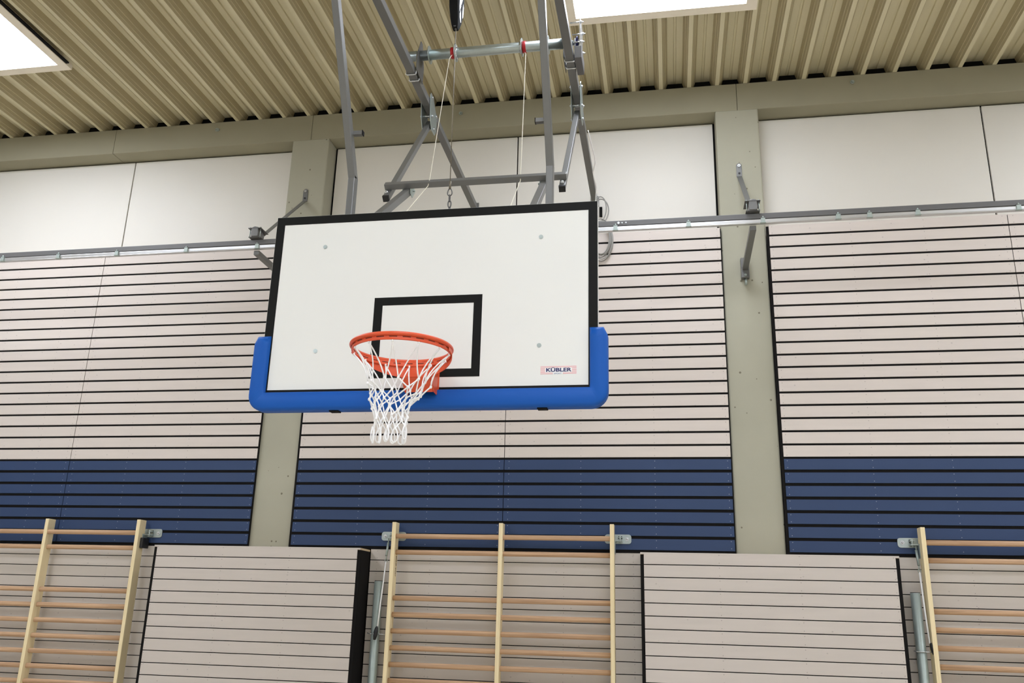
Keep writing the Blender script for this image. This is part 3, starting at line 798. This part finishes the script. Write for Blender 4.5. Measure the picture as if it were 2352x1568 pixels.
# ------------------------------------------------------------------ lifting shaft (galvanised tube with flanges)
sh = thing('lifting_shaft', 'galvanised winding shaft with red taped collars clamped on the hoop frame', 'winding shaft', (0, 1.335, 5.91))
PY, PZ = 1.335, 5.910
b = MB(); b.tube([(-0.66, PY, PZ), (0.60, PY, PZ)], 0.0385, 28); b.build('shaft_tube', M['galv'], sh)
for x in (-0.482, -0.279, 0.232, 0.432):
    b = MB(); b.tube([(x-0.0025, PY, PZ), (x+0.0025, PY, PZ)], 0.068, 28); b.build('flange', M['galv'], sh)
for x in (-0.300, 0.250):
    b = MB(); b.tube([(x-0.013, PY, PZ), (x+0.013, PY, PZ)], 0.044, 24); b.build('red_tape', M['red'], sh)['label'] = 'red tape wrapped round the shaft'
for x in (-0.272, 0.225):
    b = MB(); b.tube([(x-0.008, PY, PZ), (x+0.008, PY, PZ)], 0.046, 24)
    for a in range(3): b.ball((x, PY+0.047*math.cos(a*2.1-2), PZ+0.047*math.sin(a*2.1-2)), 0.008, 6)
    b.build('hose_clamp', M['zinc'], sh)
for s in (-1, 1):
    x = s*0.555
    b = MB()
    b.prism([(1.25, 5.735), (1.42, 5.715), (1.43, 5.86), (1.36, 6.03), (1.32, 6.03), (1.25, 5.88)], x-0.0025, x+0.0025, 'X')
    b.build('bearing_plate', M['darksteel'], sh, bevel=0.001)
    for yy in (1.27, 1.355):
        b = MB(); x0 = s*0.6
        yo = 0.0
        b.tube([(x0-0.037, yy, 5.90), (x0-0.037, yy, 5.712), (x0-0.032, yy, 5.705), (x0+0.032, yy, 5.705), (x0+0.037, yy, 5.712), (x0+0.037, yy, 5.90)], 0.0055, 8)
        b.build('clamp_bolt', M['zinc'], sh)
# drive end on the right: motor bracket, screws
b = MB()
b.box(0.672, 0.678, 1.24, 1.43, 5.80, 6.06); b.tube([(0.60, PY, PZ), (0.672, PY, PZ)], 0.02, 16)
for yy, zz in ((1.26, 6.03), (1.40, 6.03), (1.26, 5.86), (1.40, 5.86), (1.33, 5.91)):
    b.tube([(0.63 if zz < 6 else 0.60, yy, zz), (0.70, yy, zz)], 0.0055, 8); b.tube([(0.678, yy, zz), (0.688, yy, zz)], 0.011, 6)
b.build('drive_bracket', M['zinc'], sh)
b = MB(); b.box(0.640, 0.690, 1.22, 1.44, 5.70, 5.80); b.build('drive_foot', M['darksteel'], sh, bevel=0.002)
b = MB(); b.tube([(0.640, PY, PZ), (0.655, PY, PZ)], 0.045, 20); b.build('drive_cap', M['navy'], sh)

# ------------------------------------------------------------------ ropes, cable, hoist
def line(name, pts, r, mat, label, cat, group=None):
    b = MB(); b.tube(pts, r, 8); o = b.build(name, mat); return tag(o, label, cat, group)
line('pull_rope', [(-0.298, 1.30, 5.87), (-0.290, 1.20, 5.765), (-0.308, 0.945, 4.66), (-0.312, 0.925, 4.585), (-0.305, 0.48, 4.185), (-0.30, 0.335, 4.04)], 0.0026, M['rope'],
     'thin white rope from the shaft to the left rear of the backboard', 'rope', 'white ropes between shaft and board')
line('pull_rope', [(0.252, 1.34, 5.87), (0.272, 1.27, 5.80), (0.312, 0.96, 4.66), (0.318, 0.925, 4.585), (0.325, 0.55, 4.21), (0.33, 0.335, 4.04)], 0.0026, M['rope'],
     'thin white rope from the shaft to the right rear of the backboard', 'rope', 'white ropes between shaft and board')
hc = thing('hoist_cable', 'dark steel cable with eye fitting dropping to the backboard top edge', 'cable', (0.01, 0.3, 4.1))
b = MB(); b.tube([(-0.006, 0.30, 5.335), (0.009, 0.30, 4.27)], 0.0027, 8); b.build('wire', M['wire'], hc)
b = MB(); b.tube([(0.009, 0.30, 4.275), (0.0095, 0.30, 4.225)], 0.007, 8); b.build('ferrule', M['wire'], hc)
b = MB(); b.tube([(0.01+0.013*math.sin(a)*(1-0.3*math.cos(a)), 0.30, 4.205+0.024*math.cos(a)) for a in [2*PI*q/18 for q in range(18)]], 0.0035, 6, closed=True)
b.tube([(0.0105, 0.30+0.010*math.sin(a), 4.165+0.022*math.cos(a)) for a in [2*PI*q/18 for q in range(18)]], 0.0035, 6, closed=True)
b.tube([(0.0115+0.009*math.sin(a), 0.30, 4.128+0.022*math.cos(a)) for a in [2*PI*q/18 for q in range(18)]], 0.004, 6, closed=True)
b.build('eye_links', M['darksteel'], hc)
b = MB(); b.tube([(0.012, 0.305, 4.11), (0.012, 0.305, 4.03)], 0.007, 8); b.build('eye_bolt', M['darksteel'], hc)

ho = thing('fall_arrester', 'black tapered cable block with white striped label hanging over the board', 'cable block', (0, 0.3, 5.33))
b = MB(); bm = b.bm
lv = [(5.332, 0.016, 0.020), (5.352, 0.021, 0.030), (5.40, 0.027, 0.052), (5.46, 0.031, 0.070), (5.53, 0.033, 0.082), (5.60, 0.032, 0.078), (5.66, 0.028, 0.058), (5.71, 0.020, 0.03)]
rings = []
for z, tx, ty in lv:
    cxh = -0.010
    sec = [(-tx, -ty*0.8), (-tx*0.8, -ty), (tx*0.8, -ty), (tx, -ty*0.8), (tx, ty*0.8), (tx*0.8, ty), (-tx*0.8, ty), (-tx, ty*0.8)]
    rings.append([bm.verts.new((cxh+a, 0.305+c, z)) for a, c in sec])
for A, B2 in zip(rings, rings[1:]):
    for j in range(8): bm.faces.new((A[j], A[(j+1) % 8], B2[(j+1) % 8], B2[j]))
bm.faces.new(rings[0][::-1]); bm.faces.new(rings[-1])
b.build('housing', M['blackplastic'], ho, bevel=0.002)
def side(y0, z): # x of the right face at height z
    for (z0, t0, _), (z1, t1, __) in zip(lv, lv[1:]):
        if z0 <= z <= z1: return -0.010 + t0+(t1-t0)*(z-z0)/(z1-z0)
    return 0.02
b = MB(); bm = b.bm
def patch(poly, thick=0.0012):
    gy = sum(p[0] for p in poly)/len(poly); gz = sum(p[1] for p in poly)/len(poly)
    poly = [(gy+(y-gy)*0.86, gz+(z-gz)*0.90) for y, z in poly]
    A = [bm.verts.new((side(y, z)+thick, y, z)) for y, z in poly]; bm.faces.new(A)
for poly in ([(0.255, 5.56), (0.30, 5.60), (0.33, 5.56), (0.30, 5.50), (0.262, 5.475)],
             [(0.252, 5.545), (0.257, 5.465), (0.275, 5.43), (0.30, 5.49), (0.27, 5.53)],
             [(0.276, 5.428), (0.285, 5.405), (0.322, 5.385), (0.335, 5.395), (0.31, 5.44), (0.296, 5.47)],
             [(0.34, 5.55), (0.36, 5.53), (0.365, 5.46), (0.345, 5.43), (0.33, 5.46)]):
    patch(poly)
b.build('label_plate', M['decal'], ho)['label'] = 'white label with black stripes'
b = MB(); b.tube([(-0.008, 0.288, 5.346), (-0.008, 0.280, 5.346)], 0.010, 12); b.tube([(-0.006, 0.30, 5.345), (-0.006, 0.30, 5.325)], 0.006, 8); b.build('cable_guide', M['darksteel'], ho)
b = MB(); b.tube([(-0.01, 0.305, 5.70), (-0.01, 0.305, 5.78)], 0.008, 8); b.build('hanging_eye', M['galv'], ho)

# white control cable along the right frame beam
line('control_cable', [(0.651, 2.192, 5.675), (0.656, 2.345, 5.673), (0.661, 2.456, 5.669), (0.671, 2.604, 5.658), (0.668, 2.687, 5.649), (0.637, 2.828, 5.631), (0.64, 2.924, 5.616), (0.651, 3.033, 5.597), (0.638, 3.148, 5.576), (0.631, 3.18, 5.481), (0.621, 3.36, 5.45)], 0.0048, M['cord'],
     'white cable running down beside the right frame beam', 'cable')
# grey cable coil on the wall behind the right edge of the board
b = MB(); rr_ = random.Random(3)
for i in range(5):
    ox, oz = rr_.uniform(-.012, .012), rr_.uniform(-.02, .02)
    pts = [(0.690+ox+(0.076+0.007*i)*math.cos(a), 3.125+0.010*i, 5.12+oz+(0.160+0.010*i)*math.sin(a)) for a in [2*PI*q/28 for q in range(28)]]
    b.tube(pts, 0.0055, 6, closed=True)
for i in range(2):
    pts = [(0.668+(0.060+0.018*i)*math.cos(a), 3.16+0.05*i+0.10*(1+math.sin(a))*0.5, 5.45+(0.15)*math.sin(a)) for a in [2*PI*q/28 for q in range(28)]]
    b.tube(pts, 0.0055, 6, closed=True)
o = b.build('cable_coil', M['pvc']); tag(o, 'coiled grey cable hanging at the right edge of the backboard', 'cable coil')
b = MB(); b.box(0.650, 0.677, 3.392, 3.409, 5.46, 5.56); o = b.build('junction_box', M['blackplastic'], bevel=0.002)
tag(o, 'small black socket box on the wall beside the cable coil', 'junction box')
